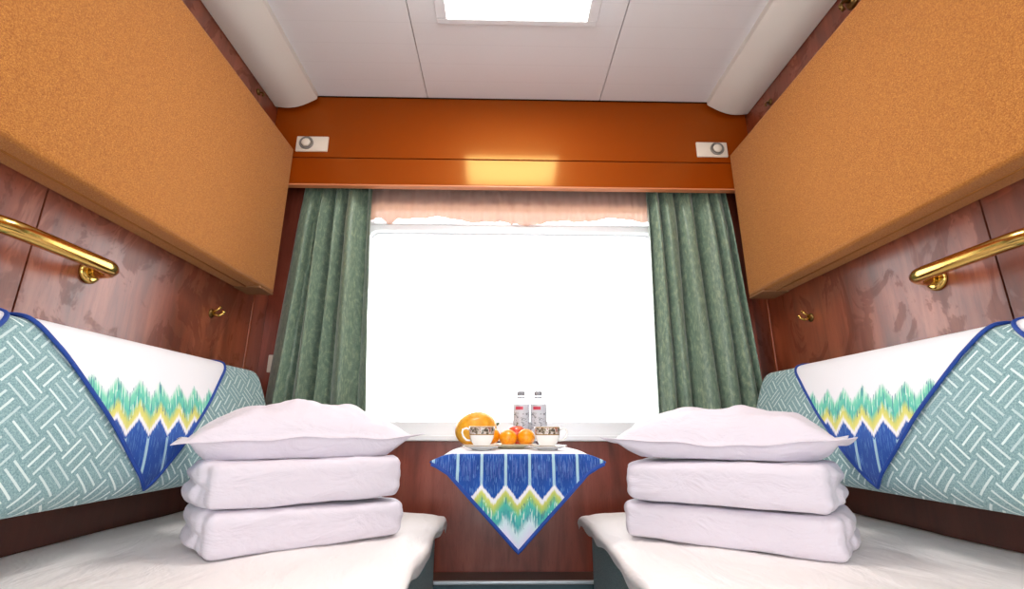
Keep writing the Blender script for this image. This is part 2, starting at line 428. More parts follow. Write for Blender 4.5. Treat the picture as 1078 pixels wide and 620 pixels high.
# ceiling: three panels with open joints, a dark board above
CZ, XC, XS = 1.289, .800, .350
m = MB()
for x0, x1 in ((-XC, -XS-.0015), (-XS+.0015, XS-.0015), (XS+.0015, XC)): m.box(x0, x1, YN, 1.645, CZ, CZ+.012)
ce = m.obj('ceiling', M['white_ceiling']); tag(ce, kind='structure')
MB().box(-XW-.03, XW+.03, YN-.04, YB+.05, CZ+.02, CZ+.05).obj('ceiling_backing', M['groove'], ce)
# curved cove covers along both sides
for i, s in enumerate((-1, 1)):
    prof = []
    for k in range(13):
        t = k/12
        prof.append((.790+(.947-.790)*t, 1.262+(1.226-1.262)*t-.020*sin(pi*t)))
    prof = [(.786, CZ+.018), (.786, 1.266)]+prof+[(.947, CZ+.018)]
    vs = []; N = len(prof)
    for yy in (YN, 1.632):
        vs += [(s*a, yy, b) for a, b in prof]
    fs = [(k, (k+1) % N, N+(k+1) % N, N+k) for k in range(N)]+[tuple(range(N)), tuple(range(N, 2*N))]
    o = obj('trim_%d' % (i+1), vs, fs, M['cove']); autosmooth(o, 35); tag(o, kind='structure')

# window
w = thing('window_1', None, None, (0, YB, WZ0), kind='structure')
GX, GZ0, GZ1, GR = .578, .019, .772, .035
def rrect(hx, z0, z1, r, n=6):
    p = []
    for cx, cz, a0 in ((hx-r, z1-r, 0), (-hx+r, z1-r, 90), (-hx+r, z0+r, 180), (hx-r, z0+r, 270)):
        for k in range(n+1):
            a = radians(a0+90*k/n); p.append((cx+r*cos(a), cz+r*sin(a)))
    return p
def ring_frame(name, outer, inner, r):
    ro = rrect(*outer, .001); ri = rrect(*inner, r); ri2 = rrect(inner[0]-.004, inner[1]+.004, inner[2]-.004, r-.004)
    n_ = len(ro); vs = []; fs = []
    for ring, yy in ((ro, YB+.04), (ro, YB-.006), (ri, YB-.006), (ri, YB+.02), (ri2, YB+.026), (ri2, YB+.04)):
        vs += [(a, yy, b) for a, b in ring]
    for k in range(5):
        for i in range(n_): fs.append((k*n_+i, k*n_+(i+1) % n_, (k+1)*n_+(i+1) % n_, (k+1)*n_+i))
    fs += [(5*n_+i, 5*n_+(i+1) % n_, (i+1) % n_, i) for i in range(n_)]
    autosmooth(obj(name, vs, fs, M['window_frame'], w), 30)
ring_frame('window_frame', (.655, WZ0+.001, .7945), (GX, GZ0, GZ1), GR)
ring_frame('backlight_frame', (.655, .7955, WZ1-.002), (GX, .803, .882), .012)  # added frame round the extra opening that backlights the sheer
MB().box(-GX, GX, YB+.028, YB+.034, .795, .890).obj('backlight_pane', M['glass'], w)  # added pane, lets sky light through so the sheer glows from behind
MB().box(-GX, GX, YB+.028, YB+.034, GZ0-.01, GZ1+.01).obj('glass_pane', M['glass'], w)
MB().rbox(-.655, .655, YB-.030, YB-.0065, WZ0-.008, WZ0+.012, .004, 2).obj('window_sill', M['window_frame'], w)

# ------------------------------------------------------------------ pelmet, switches
PY, ZG, ZP = 1.651, 1.012, .897
p = thing('pelmet', 'glossy orange lacquered box pelmet above the window and curtains', 'pelmet', (0, PY, ZP))
MB().rbox(-.947, .947, PY, PY+.022, ZG+.002, CZ-.001, .0015, 2).obj('upper_board', M['pelmet'], p)
MB().rbox(-.947, .947, PY, PY+.022, ZP+.003, ZG-.002, .0015, 2).obj('lower_board', M['pelmet'], p)
MB().box(-.945, .945, PY+.006, PY+.03, ZP+.004, CZ-.003).obj('backing_board', M['groove'], p)
MB().rbox(-.945, .945, PY+.0005, PY+.028, ZP-.003, ZP+.003, .0015, 2).obj('edge_strip', M['pelmet_edge'], p)
for s, kx in ((-1, -.810), (1, .808)):
    x0, x1 = (-.8505, -.727) if s < 0 else (.727, .8505)
    q = thing('reading_light_switch', 'ivory switch plate with a round grey dial at the %s end of the orange pelmet' % ('left' if s < 0 else 'right'), 'switch', ((x0+x1)/2, PY, 1.068), 'dial switches on the pelmet')
    MB().rbox(x0, x1, PY-.008, PY, 1.035, 1.101, .003, 3).obj('plate', M['ivory'], q, smooth=True)
    MB().lathe((kx, PY-.008, 1.070), [(.0, 0), (.027, 0), (.027, .005), (.021, .006), (.020, .003), (0, .003)], 28, (0, -1, 0)).obj('dial_ring', M['grey_ring'], q, smooth=True)
    MB().lathe((kx, PY-.010, 1.070), [(0, 0), (.017, 0), (.017, .006), (.014, .009), (0, .009)], 24, (0, -1, 0)).obj('dial', M['ivory'], q, smooth=True)

# ceiling light
LY0, LY1, LX = .965, 1.243, .226
l = thing('ceiling_light', 'bright rectangular ceiling light in a white frame', 'light', (0, 1.10, CZ))
MB().box(-LX, LX, LY0, LY1, CZ-.010, CZ-.003).obj('diffuser', M['lamp'], l)
m = MB()
fo = .036
for (a0, a1, b0, b1) in ((-LX-fo, LX+fo, LY1+.0005, LY1+.022), (-LX-fo, LX+fo, LY0-.022, LY0-.0005), (-LX-fo, -LX-.0005, LY0, LY1), (LX+.0005, LX+fo, LY0, LY1)):
    m.rbox(a0, a1, b0, b1, CZ-.014, CZ-.0005, .003, 2)
m.obj('light_frame', M['lamp_frame'], l)

# ------------------------------------------------------------------ folded upper berths
def sidename(s): return 'left' if s < 0 else 'right'
for s in (-1, 1):
    HB, Y0, Y1, B0, B1 = .853, -.45, 1.648, .458, 1.045
    u = thing('upper_berth', 'upper berth in orange woven fabric folded up against the %s wall' % sidename(s), 'berth', (s*XW, (Y0+Y1)/2, B0), 'folded upper berths')
    # upholstered panel: rounded slab whose face swells a little
    bm = bmesh.new(); bmesh.ops.create_cube(bm, size=1)
    for v in bm.verts:
        v.co = Vector((s*(HB+XW-.004)/2+v.co.x*(XW-.004-HB), (Y0+Y1)/2+v.co.y*(Y1-Y0), (B0+B1)/2+v.co.z*(B1-B0)))
    fedges = [e for e in bm.edges if all(abs(abs(v.co.x)-HB) < 1e-4 for v in e.verts)]
    bmesh.ops.bevel(bm, geom=fedges, offset=.015, segments=5, profile=.5, affect='EDGES')
    mm = MB().bm(bm); o = mm.obj('upholstered_panel', M['orange'], u); autosmooth(o, 50)
    pts = []
    r = rrect((Y1-Y0)/2-.012, B0+.012, B1-.012, .02, 4)
    MB().tube([(s*(HB+.0055), (Y0+Y1)/2+a, b) for a, b in r], .0028, 8, closed=True).obj('piping', M['piping_orange'], u, smooth=True)
    MB().tube([(s*(HB+.050), Y0+.01, B0-.001), (s*(HB+.050), Y1-.01, B0-.001)], .0025, 8).obj('seam_piping', M['piping_orange'], u, smooth=True)
    MB().rbox(s*(HB+.002), s*(XW-.005), Y1-.10, Y1-.004, B0-.005, B0+.002, .002, 2).obj('end_bracket', M['bracket'], u)
# strap hooks in the gap above the berths
hk = [(-1, 1.51, 1.195, 'small dark hook on the wood strip above the left orange berth'), (1, 1.484, 1.168, 'small dark hook at the window end of the wood strip above the right orange berth'), (1, 1.052, 1.17, 'large dark catch above the right orange berth near the top edge')]
for i, (s, yy, zz, lb) in enumerate(hk):
    k = 1.9 if i == 2 else 1
    q = thing('berth_catch', lb, 'hook', (s*XW, yy, zz), 'catches above the berths')
    MB().lathe((s*XW, yy, zz), [(0, 0), (.012*k, 0), (.012*k, .004), (.008*k, .007*k), (0, .007*k)], 18, (-s, 0, 0)).obj('rosette', M['dark_brass'], q, smooth=True)
    MB().tube([(s*(XW-.004), yy, zz), (s*(XW-.016*k), yy, zz-.002), (s*(XW-.022*k), yy, zz-.010*k), (s*(XW-.018*k), yy, zz-.018*k)], .0032*k, 8).obj('hook_arm', M['dark_brass'], q, smooth=True)

# ------------------------------------------------------------------ brass handles and coat hooks
for s in (-1, 1):
    zr, r = .329, .0155
    q = thing('grab_handle', 'polished brass grab handle on the %s wood wall' % sidename(s), 'handle', (s*XW, .87, zr), 'brass grab handles')
    far = [(s*.947, 1.012, zr), (s*.922, 1.011, zr), (s*.905, 1.007, zr), (s*.893, .998, zr), (s*.885, .984, zr), (s*.882, .966, zr), (s*.882, .90, zr)]
    near = [(s*.882, .84, zr), (s*.882, .79, zr), (s*.884, .765, zr), (s*.891, .745, zr), (s*.903, .730, zr), (s*.920, .722, zr), (s*.947, .720, zr)]
    MB().tube(far+near, r, 18).obj('rail', M['brass'], q, smooth=True)
    for yy in (1.012, .720):
        MB().lathe((s*XW, yy, zr), [(0, 0), (.027, 0), (.027, .004), (.024, .008), (.0185, .011), (0, .011)], 28, (-s, 0, 0)).obj('flange', M['brass'], q, smooth=True)
    yy, zz = 1.465, .343
    q = thing('coat_hook', 'small brass coat hook on the %s wall beside the curtain' % sidename(s), 'hook', (s*XW, yy, zz), 'brass coat hooks')
    MB().lathe((s*XW, yy, zz), [(0, 0), (.014, 0), (.014, .003), (.010, .006), (0, .007)], 20, (-s, 0, 0)).obj('rosette', M['dark_brass'], q, smooth=True)
    MB().tube([(s*(XW-.006), yy, zz-.002), (s*(XW-.022), yy+.003, zz-.006), (s*(XW-.032), yy+.006, zz), (s*(XW-.034), yy+.007, zz+.009)], [.005, .0045, .004, .0055], 10).obj('prong', M['brass'], q, smooth=True)
    MB().tube([(s*(XW-.006), yy, zz+.003), (s*(XW-.018), yy+.002, zz+.014), (s*(XW-.026), yy+.002, zz+.022)], [.004, .004, .005], 10).obj('prong', M['brass'], q, smooth=True)

# outlet on the back wall behind the left curtain's edge
q = thing('wall_socket', 'small white socket beside the outer edge of the left green curtain', 'socket', (-.878, YB, .23))
MB().rbox(-.913, -.843, YB-.010, YB, .197, .262, .003, 2).obj('plate', M['ivory'], q, smooth=True)
m = MB()
for dx in (-.010, .010): m.lathe((-.878+dx, YB-.0102, .23), [(0, 0), (.004, 0), (.004, .0012), (0, .0012)], 10, (0, -1, 0))
m.obj('socket_holes', M['groove'], q)

# ------------------------------------------------------------------ curtains
def curtain(s, xo_t, xi_t, xo_b, xi_b, label, seed, nf):
    yc, zt, zb = 1.734, .95, -.16
    rnd = random.Random(seed); ph = [rnd.uniform(-.5, .5) for _ in range(9)]; am = [rnd.uniform(.75, 1.1) for _ in range(9)]
    def warp(q, t):
        # folds of unequal width that widen towards the hem
        return q+.035*sin(2*pi*(q*1.3+seed*.37))+.012*sin(2*pi*(q*3+t*.6+seed))
    def fn(q, t):
        z = zt+(zb-zt)*t
        w = warp(q, t)
        xo = xo_t+(xo_b-xo_t)*(t**1.15); xi = xi_t+(xi_b-xi_t)*t**1.1
        x = xo+(xi-xo)*q
        k = int(max(0, min(nf, w*nf)))
        a = .082*am[k]*(.62+.38*min(1, t*5+.2))
        f = abs(sin(pi*w*nf+ph[0]))**.75
        y = 1.768-a*f+.004*sin(2*pi*(w*nf*2.3)+t*3)*(1-t)**2
        # a second soft drape wave
        y += .006*sin(2*pi*(w*2.1+t*.5+seed))*t
        x += .007*sin(2*pi*w*nf+2*ph[0])*(.4+.6*t)
        return (x, max(1.683 if z > .88 else 1.66, min(y, 1.774)), z)
    W = abs(xi_t-xo_t)*1.7
    m = MB().grid(150, 60, fn, lambda q, t: (q*W, t*(zt-zb)))
    o = m.obj('curtain', M['curtain'], loc=((xo_t+xi_t)/2, yc, zb), smooth=True)
    solid(o, .0016, 0)
    return tag(o, label, 'curtain', 'green window curtains')
curtain(-1, -.845, -.568, -.905, -.505, 'green satin curtain gathered at the left side of the window', 1, 4.6)
curtain(1, .862, .534, .908, .508, 'green satin curtain gathered at the right side of the window', 2.3, 5.2)

# sheer valance
def fn(q, t):
    x = -.585+1.16*q
    d = .812+.012*sin(q*9.0)+.006*sin(q*31)
    dl = math.exp(-((x+.50)/.028)**2)*.030
    z = .96+(d-dl-.96)*t
    y = 1.7845+.0055*sin(q*95+2*sin(q*11))*(.4+.6*t)+.0022*sin(q*230)
    return (x, y, z)
o = MB().grid(260, 14, fn).obj('sheer_valance', M['sheer'], loc=(0, 1.784, .81), smooth=True)
tag(o, 'short gathered peach sheer valance hanging at the top of the window', 'sheer curtain')

# ------------------------------------------------------------------ lower berths with sheets
def bed_z(ax):
    pts = [(.205, -.285), (.215, -.268), (.235, -.259), (.28, -.253), (.45, -.249), (.70, -.247), (.85, -.241), (.95, -.229)]
    if ax <= pts[0][0]: return pts[0][1]
    for (a, b), (c, d) in zip(pts, pts[1:]):
        if ax <= c: return b+(d-b)*(ax-a)/(c-a)
    return pts[-1][1]
BY0, BY1 = -.50, 1.645
for s in (-1, 1):
    b = thing('lower_berth', 'lower berth with a teal fabric front along the %s wall' % sidename(s), 'berth', (s*.6, (BY0+BY1)/2, ZF), 'lower berths')
    o = MB().rbox(s*.244, s*.947, BY0, BY1-.010, ZF+.001, -.305, .010, 3).obj('base', M['teal_base'], b, smooth=True); autosmooth(o, 50)
    o = MB().rbox(s*.232, s*.945, BY0, BY1-.008, -.305, -.274, .012, 3).obj('mattress', M['mattress'], b, smooth=True); autosmooth(o, 50)
    MB().box(s*.9435, s*.9495, BY0, BY1+.02, -.30, -.139).obj('wall_shade_strip', M['wall_shade_strip'], b, label='dark brown strip painted as the shade on the wall below the backrest')  # added strip: the shade between backrest and bed is put into its colour
    # sheet: over the bed, rounded down over the inner edge to a wavy hem
    sec = [(.949, -.229), (.90, -.236), (.85, -.241)]
    def fn(q, t, s=s):
        y = BY0+.01+(BY1+.004-BY0-.01)*t
        if q < .80:
            ax = .942+(.232-.942)*(q/.80); z = bed_z(ax)+.0015
        else:
            a = (q-.80)/.20
            hem = .020+.006*sin(y*13+s)+.004*sin(y*37+2*s)
            ax = .232-.026*sin(min(1, a*1.6)*pi/2)+.010*max(0, a-.45)
            z = bed_z(.232)+.0015-(.012*(a**1.5)+hem*max(0, a-.3)/.7)
        # soft creases; the sheet is pulled towards the stack of bedding
        f = noise.noise(Vector((ax*5, y*2.2+ax*4*.6, 3.1*s)))*.006+noise.noise(Vector((ax*13, y*5+ax*6, 7.7*s)))*.0028
        if t > .96:
            e = (t-.96)/.04; z -= .020*e*e
        z += abs(f)*(1 if q < .78 else .4)
        ax += .0035*sin(y*21+s*2)*(1 if q > .8 else 0)
        return (s*ax, y, z)
    o = MB().grid(90, 150, fn, flip=(s < 0)).obj('bed_sheet', M['sheet'], loc=(s*.58, (BY0+BY1)/2, -.25), smooth=True)
    solid(o, .0014, 0)
    tag(o, 'creased white sheet spread over the %s lower berth' % sidename(s), 'bed sheet', 'white bed sheets')

# ------------------------------------------------------------------ backrests and their patterned covers
def br_profile():
    """cushion section (x from wall centre line, z) from the back bottom round the front to the top"""
    P = []
    ctrl = [(.945, -.128), (.86, -.136), (.815, -.137), (.796, -.130), (.786, -.112), (.784, -.085), (.790, -.03), (.802, .03), (.820, .09), (.842, .145), (.855, .168), (.872, .181), (.90, .186), (.945, .184)]
    for i in range(len(ctrl)-1):
        p0 = V((*ctrl[max(0, i-1)], 0)); p1 = V((*ctrl[i], 0)); p2 = V((*ctrl[i+1], 0)); p3 = V((*ctrl[min(len(ctrl)-1, i+2)], 0))
        for k in range(6):
            t = k/6
            P.append(.5*((2*p1)+(-p0+p2)*t+(2*p0-5*p1+4*p2-p3)*t*t+(-p0+3*p1-3*p2+p3)*t**3))
    P.append(V((*ctrl[-1], 0)))
    return [(p.x, p.y) for p in P]
BP = br_profile()
BL = [0]
for a, b in zip(BP, BP[1:]): BL.append(BL[-1]+math.hypot(b[0]-a[0], b[1]-a[1]))
def bp_at(d):
    d = max(0, min(BL[-1], d))
    for i in range(len(BL)-1):
        if d <= BL[i+1]:
            t = (d-BL[i])/(BL[i+1]-BL[i]); return (BP[i][0]+(BP[i+1][0]-BP[i][0])*t, BP[i][1]+(BP[i+1][1]-BP[i][1])*t)
    return BP[-1]
def bp_n(d):
    a, b = bp_at(d-.002), bp_at(d+.002); tx, tz = b[0]-a[0], b[1]-a[1]; L = math.hypot(tx, tz)
    return (-tz/L, tx/L)     # out of the cushion
i_tip = min(range(len(BP)), key=lambda i: abs(BP[i][1]+.122)+ (0 if BP[i][0] < .81 else 9)); D_TIP = BL[i_tip]
i_top = min(range(len(BP)), key=lambda i: abs(BP[i][0]-.868)+(0 if BP[i][1] > 0 else 9)); D_TOP = BL[i_top]
for s in (-1, 1):
    r = thing('backrest', 'teal basketweave backrest cushion along the %s wall' % sidename(s), 'backrest', (s*XW, .55, -.137), 'bench backrests')
    YE = 1.640
    N = len(BP); ys = [-.45+(YE-.03+.45)*k/60 for k in range(61)]+[YE-.03+.03*sin(pi/2*k/6) for k in range(1, 7)]
    vs = []; uv = []; fs = []
    for y in ys:
        e = max(0, (y-(YE-.03))/.03); sh = 1-.028*(1-math.sqrt(max(0, 1-e*e)))/.10
        for i, (a, z) in enumerate(BP):
            x2 = XW-.004-(XW-.004-a)*sh; z2 = .02+(z-.02)*sh
            vs.append((s*x2, y, z2)); uv.append((y, BL[i]))
    for j in range(len(ys)-1):
        for i in range(N-1): fs.append((j*N+i, j*N+i+1, (j+1)*N+i+1, (j+1)*N+i))
    fs.append(tuple(range(N))); fs.append(tuple((len(ys)-1)*N+i for i in range(N)))
    o = obj('cushion', vs, fs, M['teal'], r, uv=uv); autosmooth(o, 60)
    # covers: a point hanging down the front, the top edge laid over the top
    for kind, yc in (('', 1.128 if s < 0 else 1.145), ('near', .488 if s < 0 else .505)):
        hw = .303; tipy = yc-.048 if s < 0 else yc-.045
        lb = ('white headrest cloth with a blue and green flame point on the %s backrest' % sidename(s)) if not kind else ('blue edged headrest cloth barely in view at the near end of the %s backrest' % sidename(s))
        a = thing('headrest_cloth', lb, 'headrest cover', (s*.80, yc, -.12), 'headrest cloths')
        LEN = D_TOP-D_TIP
        def halfw(t):      # t: 0 at the tip, 1 at the top
            return hw*(t**.93) if t < .82 else hw*(.82**.93+(1-.82**.93)*sin(pi/2*min(1, (t-.82)/.24))*1.0)
        def surf(q, t, off=.0035):
            d = D_TIP+(D_TOP-D_TIP+.045)*t
            tt = min(1, t*(LEN+.045)/LEN)
            px, pz = bp_at(d); nx, nz = bp_n(d)
            yy = tipy+(yc-tipy)*tt+(q*2-1)*halfw(tt)
            of = off+.0012*sin(yy*60)*(1-t)
            return (s*(px+nx*of), yy, pz+nz*of)
        m = MB().grid(40, 60, surf, lambda q, t: ((q*2-1)*halfw(min(1, t*(LEN+.045)/LEN))/.062+.5, 1-min(1, t*(LEN+.045)/LEN)), flip=(s > 0))
        o = m.obj('cloth', M['ikat_head'], a, smooth=True); solid(o, .0016, 0)
        edge = [surf(0, 1-k/50, .0045) for k in range(50)]+[surf(1, k/50, .0045) for k in range(0, 51)]
        MB().tube(edge, .0038, 8).obj('blue_border', M['blue_piping'], a, smooth=True)

# ------------------------------------------------------------------ bedding stacks
def frame(A, B, s):
    u = (V((*B, 0))-V((*A, 0))); L = u.length; u.normalize()
    v = V((u.y, -u.x, 0))
    if v.y < 0: v = -v
    return V((*A, 0)), u, v, L
def duvet(A, B, s, z0, h, depth, label, seed, hr=0):
    P, u, v, L = frame(A, B, s)
    m = MB()
    # two folded layers joined by the turned front edge; ends of the layers stay open
    hh = h/2
    m.rbox(.006, L-.004, .028, depth, .001, hh+.004, hh*.40, 4)
    m.rbox(.000, L, .028, depth-.01, hh-.003, h, hh*.40, 4)
    m.rbox(.012, L-.010, .0, .11, .0, h-.001, hh*.42, 5)
    m.rbox(-.010, .05, .055, depth-.03, .010, hh+.002, hh*.42, 4)
    m.rbox(-.006, .05, .05, depth-.03, hh+.002, h-.006, hh*.42, 4)
    vs = []
    for (a, b, c) in m.v:
        sag = 1-.0-hr*(a/L)
        c2 = c*sag
        q = P+u*a+v*b; vs.append((q.x, q.y, z0+c2))
    o = obj('folded_duvet', vs, m.f, M['linen'], loc=((P+u*L/2+v*depth/2).x, (P+u*L/2+v*depth/2).y, z0))
    Rn = Vector((seed*3.1, seed*1.7, 0))
    def disp(co):
        d = noise.noise(co*9+Rn)*.0045+noise.noise(co*22+Rn)*.0016
        loc = Vector((co.x, co.y, 0))+V(((P+u*L/2+v*depth/2).x, (P+u*L/2+v*depth/2).y, 0))-P
        a = loc.dot(u); e = max(0, 1-min(a, L-a)/.05)
        d += e*noise.noise(Vector((co.x*12, co.y*12, co.z*55))+Rn)*.006
        return d
    remeshed(o, .0042, 2, disp)
    return tag(o, label, 'duvet', 'folded white duvets')
def pillow(CL, CR, s, zc, zl, zr, depth, top, bot, zrest, label, seed):
    """CL, CR: the two front flange corners (x, y); zl, zr their heights"""
    P, u, v, L = frame(CL, CR, s)
    NU, NV = 90, 64
    m = MB(); cen = P+u*L/2+v*depth/2
    tops = []; 
    def dome(a, b):
        p = max(0, 1-abs(a)**2.6); q = max(0, 1-abs(b)**2.6); return (p*q)**.62
    def pt(i, j, up):
        a = -1+2*i/NU; b = -1+2*j/NV
        # cushion outline pulled out into the four corners
        ax = a*(1-.07*(1-b*b)); bx = b*(1-.13*(1-a*a))
        fl = .915
        da = min(1, abs(a)/fl)*math.copysign(1, a); db = min(1, abs(b)/fl)*math.copysign(1, b)
        d = dome(da, db)
        k = (abs(a)**3)*(abs(b)**3)
        # flange height: corners at zl / zr, middle at zc
        e = (a+1)/2
        zedge = zc+(((zl*(1-e)+zr*e)-zc)*k)+(.0035*sin(a*5+seed)+.002*sin(a*13+seed*2))*(1-k)
        w = noise.noise(Vector((a*3+seed, b*3, seed)))*.010*d+noise.noise(Vector((a*7+b*4+seed, b*5, seed*2)))*.0045*(d**.4)+abs(noise.noise(Vector((a*6+seed, b*2.2-a*2, seed*4))))*.006*d
        rad = noise.noise(Vector((math.atan2(b, a)*5, seed*5, (abs(a)+abs(b))*.7)))*.012*max(0, 1-d)*min(1, d*4)
        if up: z = zedge+top*d+w+rad+.0008
        else: z = max(zrest-.0, zedge-bot*min(1, d*1.55)+rad*.6)-.0008
        q = cen+u*(ax*L/2)+v*(bx*depth/2)
        return (q.x, q.y, z)
    for up in (1, 0):
        vs = [pt(i, j, up) for j in range(NV+1) for i in range(NU+1)]
        fs = []
        for j in range(NV):
            for i in range(NU):
                a = j*(NU+1)+i; f = (a, a+1, a+NU+2, a+NU+1); fs.append(f if up else f[::-1])
        m.add(vs, fs)
    n1 = (NU+1)*(NV+1)
    rim = [i for i in range(NU+1)]+[j*(NU+1)+NU for j in range(1, NV+1)]+[NV*(NU+1)+i for i in range(NU-1, -1, -1)]+[j*(NU+1) for j in range(NV-1, 0, -1)]
    for a, b in zip(rim, rim[1:]+rim[:1]): m.f.append((a, n1+a, n1+b, b))
    o = obj('pillow', m.v, m.f, M['linen'], loc=(cen.x, cen.y, zrest)); normals_out(o)
    for p in o.data.polygons: p.use_smooth = True
    return tag(o, label, 'pillow', 'white pillows')
LA, LB = (-.605, .985), (-.262, 1.250)
RA, RB = (.615, .956), (.242, 1.224)
DD = .23
duvet(LA, LB, -1, -.2445, .089, DD, 'folded white duvet at the bottom of the left bedding stack', 1, .18)
duvet((-.612, .982), (-.272, 1.246), -1, -.1585, .0925, DD, 'folded white duvet under the pillow of the left bedding stack', 2)
duvet(RA, RB, 1, -.2445, .084, DD, 'folded white duvet at the bottom of the right bedding stack', 3, .10)
duvet((.603, .958), (.246, 1.216), 1, -.162, .094, DD, 'folded white duvet under the pillow of the right bedding stack', 4, .10)
pillow((-.678, .972), (-.236, 1.256), -1, -.024, -.033, -.014, .25, .080, .055, -.0655, 'plump white pillow on top of the left bedding stack', 1.3)
pillow((.648, .944), (.204, 1.226), 1, -.034, -.016, -.022, .255, .082, .045, -.0665, 'plump white pillow on top of the right bedding stack', 5.1)

# ------------------------------------------------------------------ table, cloth, heater ledge
TZ = -.063
t = thing('wall_table', 'small folding wall table under the window, mostly hidden by its patterned cloth', 'table', (0, YB, -.35))
MB().rbox(-.163, .163, 1.228, YB-.003, TZ-.020, TZ, .006, 3).obj('table_top', M['wood_back'], t)
m = MB(); m.rbox(-.018, .018, YB-.022, YB-.003, -.34, TZ-.020, .003, 2)
m.tube([(0, YB-.02, -.32), (0, 1.50, TZ-.03), (0, 1.46, TZ-.024)], .009, 10); m.obj('support_bracket', M['steel'], t)
# cloth: flat on top, pointed drop in front
YF = 1.219; TOPD = YB-.012-YF; RB_ = .007; DROP = .212
def cl(q, t):
    a = q*2-1
    if t < .5:
        e = t/.5; y = YB-.012-TOPD*e; hw = .170+(.186-.170)*e
        x = a*hw; z = TZ+.0022
        if e > .55:                      # loose corners start to droop past the table top
            k = (e-.55)/.45; z -= .020*k*k*max(0, (abs(a)-.80)/.20)**1.5
            x += math.copysign(.016*k*k*max(0, (abs(a)-.75)/.25), a)
        return (x, y, z)
    e = (t-.5)/.5; d = e*(DROP+RB_)
    th = min(pi/2, d/RB_) if d < RB_*pi/2 else pi/2
    y = YF-RB_*sin(th) - .004*sin(min(1, e*1.5)*pi)
    z = TZ+.0022-RB_*(1-cos(th))-max(0, d-RB_*pi/2)
    w = .214*(1-e)
    wing = max(0, 1-e/.22)
    hw = w*(1-wing*wing)+wing*wing*(.200+.016*sin(pi*min(1, e/.11)))
    x = a*hw
    k = max(0, (abs(a)-.80)/.20)
    z -= .016*wing*k**1.5
    y -= .012*wing*k
    y += .003*sin(a*9)*(1-e)*min(1, e*5)
    return (x, y, z)
def cluv(q, t):
    x = cl(q, t)[0]
    return (x/.0575+.52, 0 if t <= .5 else (t-.5)/.5)
tc = thing('tablecloth', 'tablecloth with blue flame pattern point hanging from the window table', 'tablecloth', (0, 1.45, TZ))
tp = MB().grid(60, 30, lambda q, t: cl(q, t*.5), lambda q, t: cluv(q, t*.5)).obj('cloth_top', M['cloth_white'], tc, smooth=True); solid(tp, .0014, 0); tp['label'] = 'plain white flat top of the cloth'
fr_ = MB().grid(80, 70, lambda q, t: cl(q, .5+t*.5), lambda q, t: cluv(q, .5+t*.5)).obj('cloth_drop', M['ikat_table'], tc, smooth=True); solid(fr_, .0014, 0); fr_['label'] = 'blue, yellow and teal flame-patterned hanging point'
edge = [cl(0, .5+.5*k/60) for k in range(4, 60)]+[cl(1, .5+.5*k/60) for k in range(60, 3, -1)]
MB().tube([(a, b-.001, c) for a, b, c in edge], .0044, 8).obj('blue_border', M['blue_piping'], tc, smooth=True)

h = thing('heater_cover', 'low heater cover with a bright steel edge under the window', 'heater cover', (0, YB, ZF))
HZ = -.468
MB().box(-.60, .60, 1.70, YB-.002, HZ-.012, HZ).obj('cover_top', M['heater'], h)
MB().rbox(-.60, .60, 1.692, 1.704, HZ-.009, HZ+.002, .003, 3).obj('steel_edge', M['steel'], h, smooth=True)
MB().box(-.60, .60, 1.704, 1.716, ZF+.001, HZ-.012).obj('front_panel', M['heater_front'], h)

# ------------------------------------------------------------------ on the table
TT = TZ+.0031
def lathe_thing(name, c, prof, mat, label, cat, group=None, n=32):
    o = MB().lathe((c[0], c[1], c[2]), prof, n).obj(name, mat, loc=c, smooth=True); autosmooth(o, 50)
    return tag(o, label, cat, group)
for s, lb in ((-1, 'left'), (1, 'right')):
    cx_, cy_ = (-.096, 1.405) if s < 0 else (.090, 1.405)
    lathe_thing('saucer', (cx_, cy_, TT), [(0, .0015), (.026, .0005), (.028, .003), (.044, .008), (.055, .0125), (.0556, .0135), (.054, .0137), (.043, .0095), (.028, .005), (0, .0045)], M['saucer'],
                'white gilt-rimmed saucer under the %s' % ('teacup beside the melon' if s < 0 else 'teacup in front of the bottles'), 'saucer', 'saucers on the table', 40)
    cz_ = TT+.0052
    c = thing('teacup', 'white teacup with a dark floral band %s' % ('in front of the yellow melon' if s < 0 else 'in front of the water bottles'), 'cup', (cx_, cy_, cz_), 'teacups on the table')
    k = [(0, .003), (.016, .002), (.0175, 0), (.0185, .0005), (.018, .004), (.022, .008), (.029, .018), (.0335, .030), (.0355, .044), (.0368, .0585), (.0362, .0592), (.0353, .0585), (.034, .044), (.032, .030), (.027, .018), (.019, .0095), (0, .008)]
    o = MB().lathe((cx_, cy_, cz_), k, 40).obj('bowl', M['cup'], c, smooth=True); autosmooth(o, 60)
    hp = [(.0345, .050), (.044, .0545), (.0535, .051), (.056, .042), (.052, .031), (.043, .022), (.0315, .021)]
    MB().tube([(cx_+s*a, cy_-.004, cz_+b) for a, b in hp], .0026, 10).obj('handle', M['porcelain'], c, smooth=True)
lathe_thing('fruit_plate', (-.010, 1.535, TT), [(0, .001), (.040, .0005), (.042, .003), (.062, .008), (.078, .0125), (.0788, .0135), (.077, .0140), (.060, .0095), (.040, .0055), (0, .005)], M['plate'], 'cream plate under the oranges and apple', 'plate', None, 48)
PZ = TT+.0055
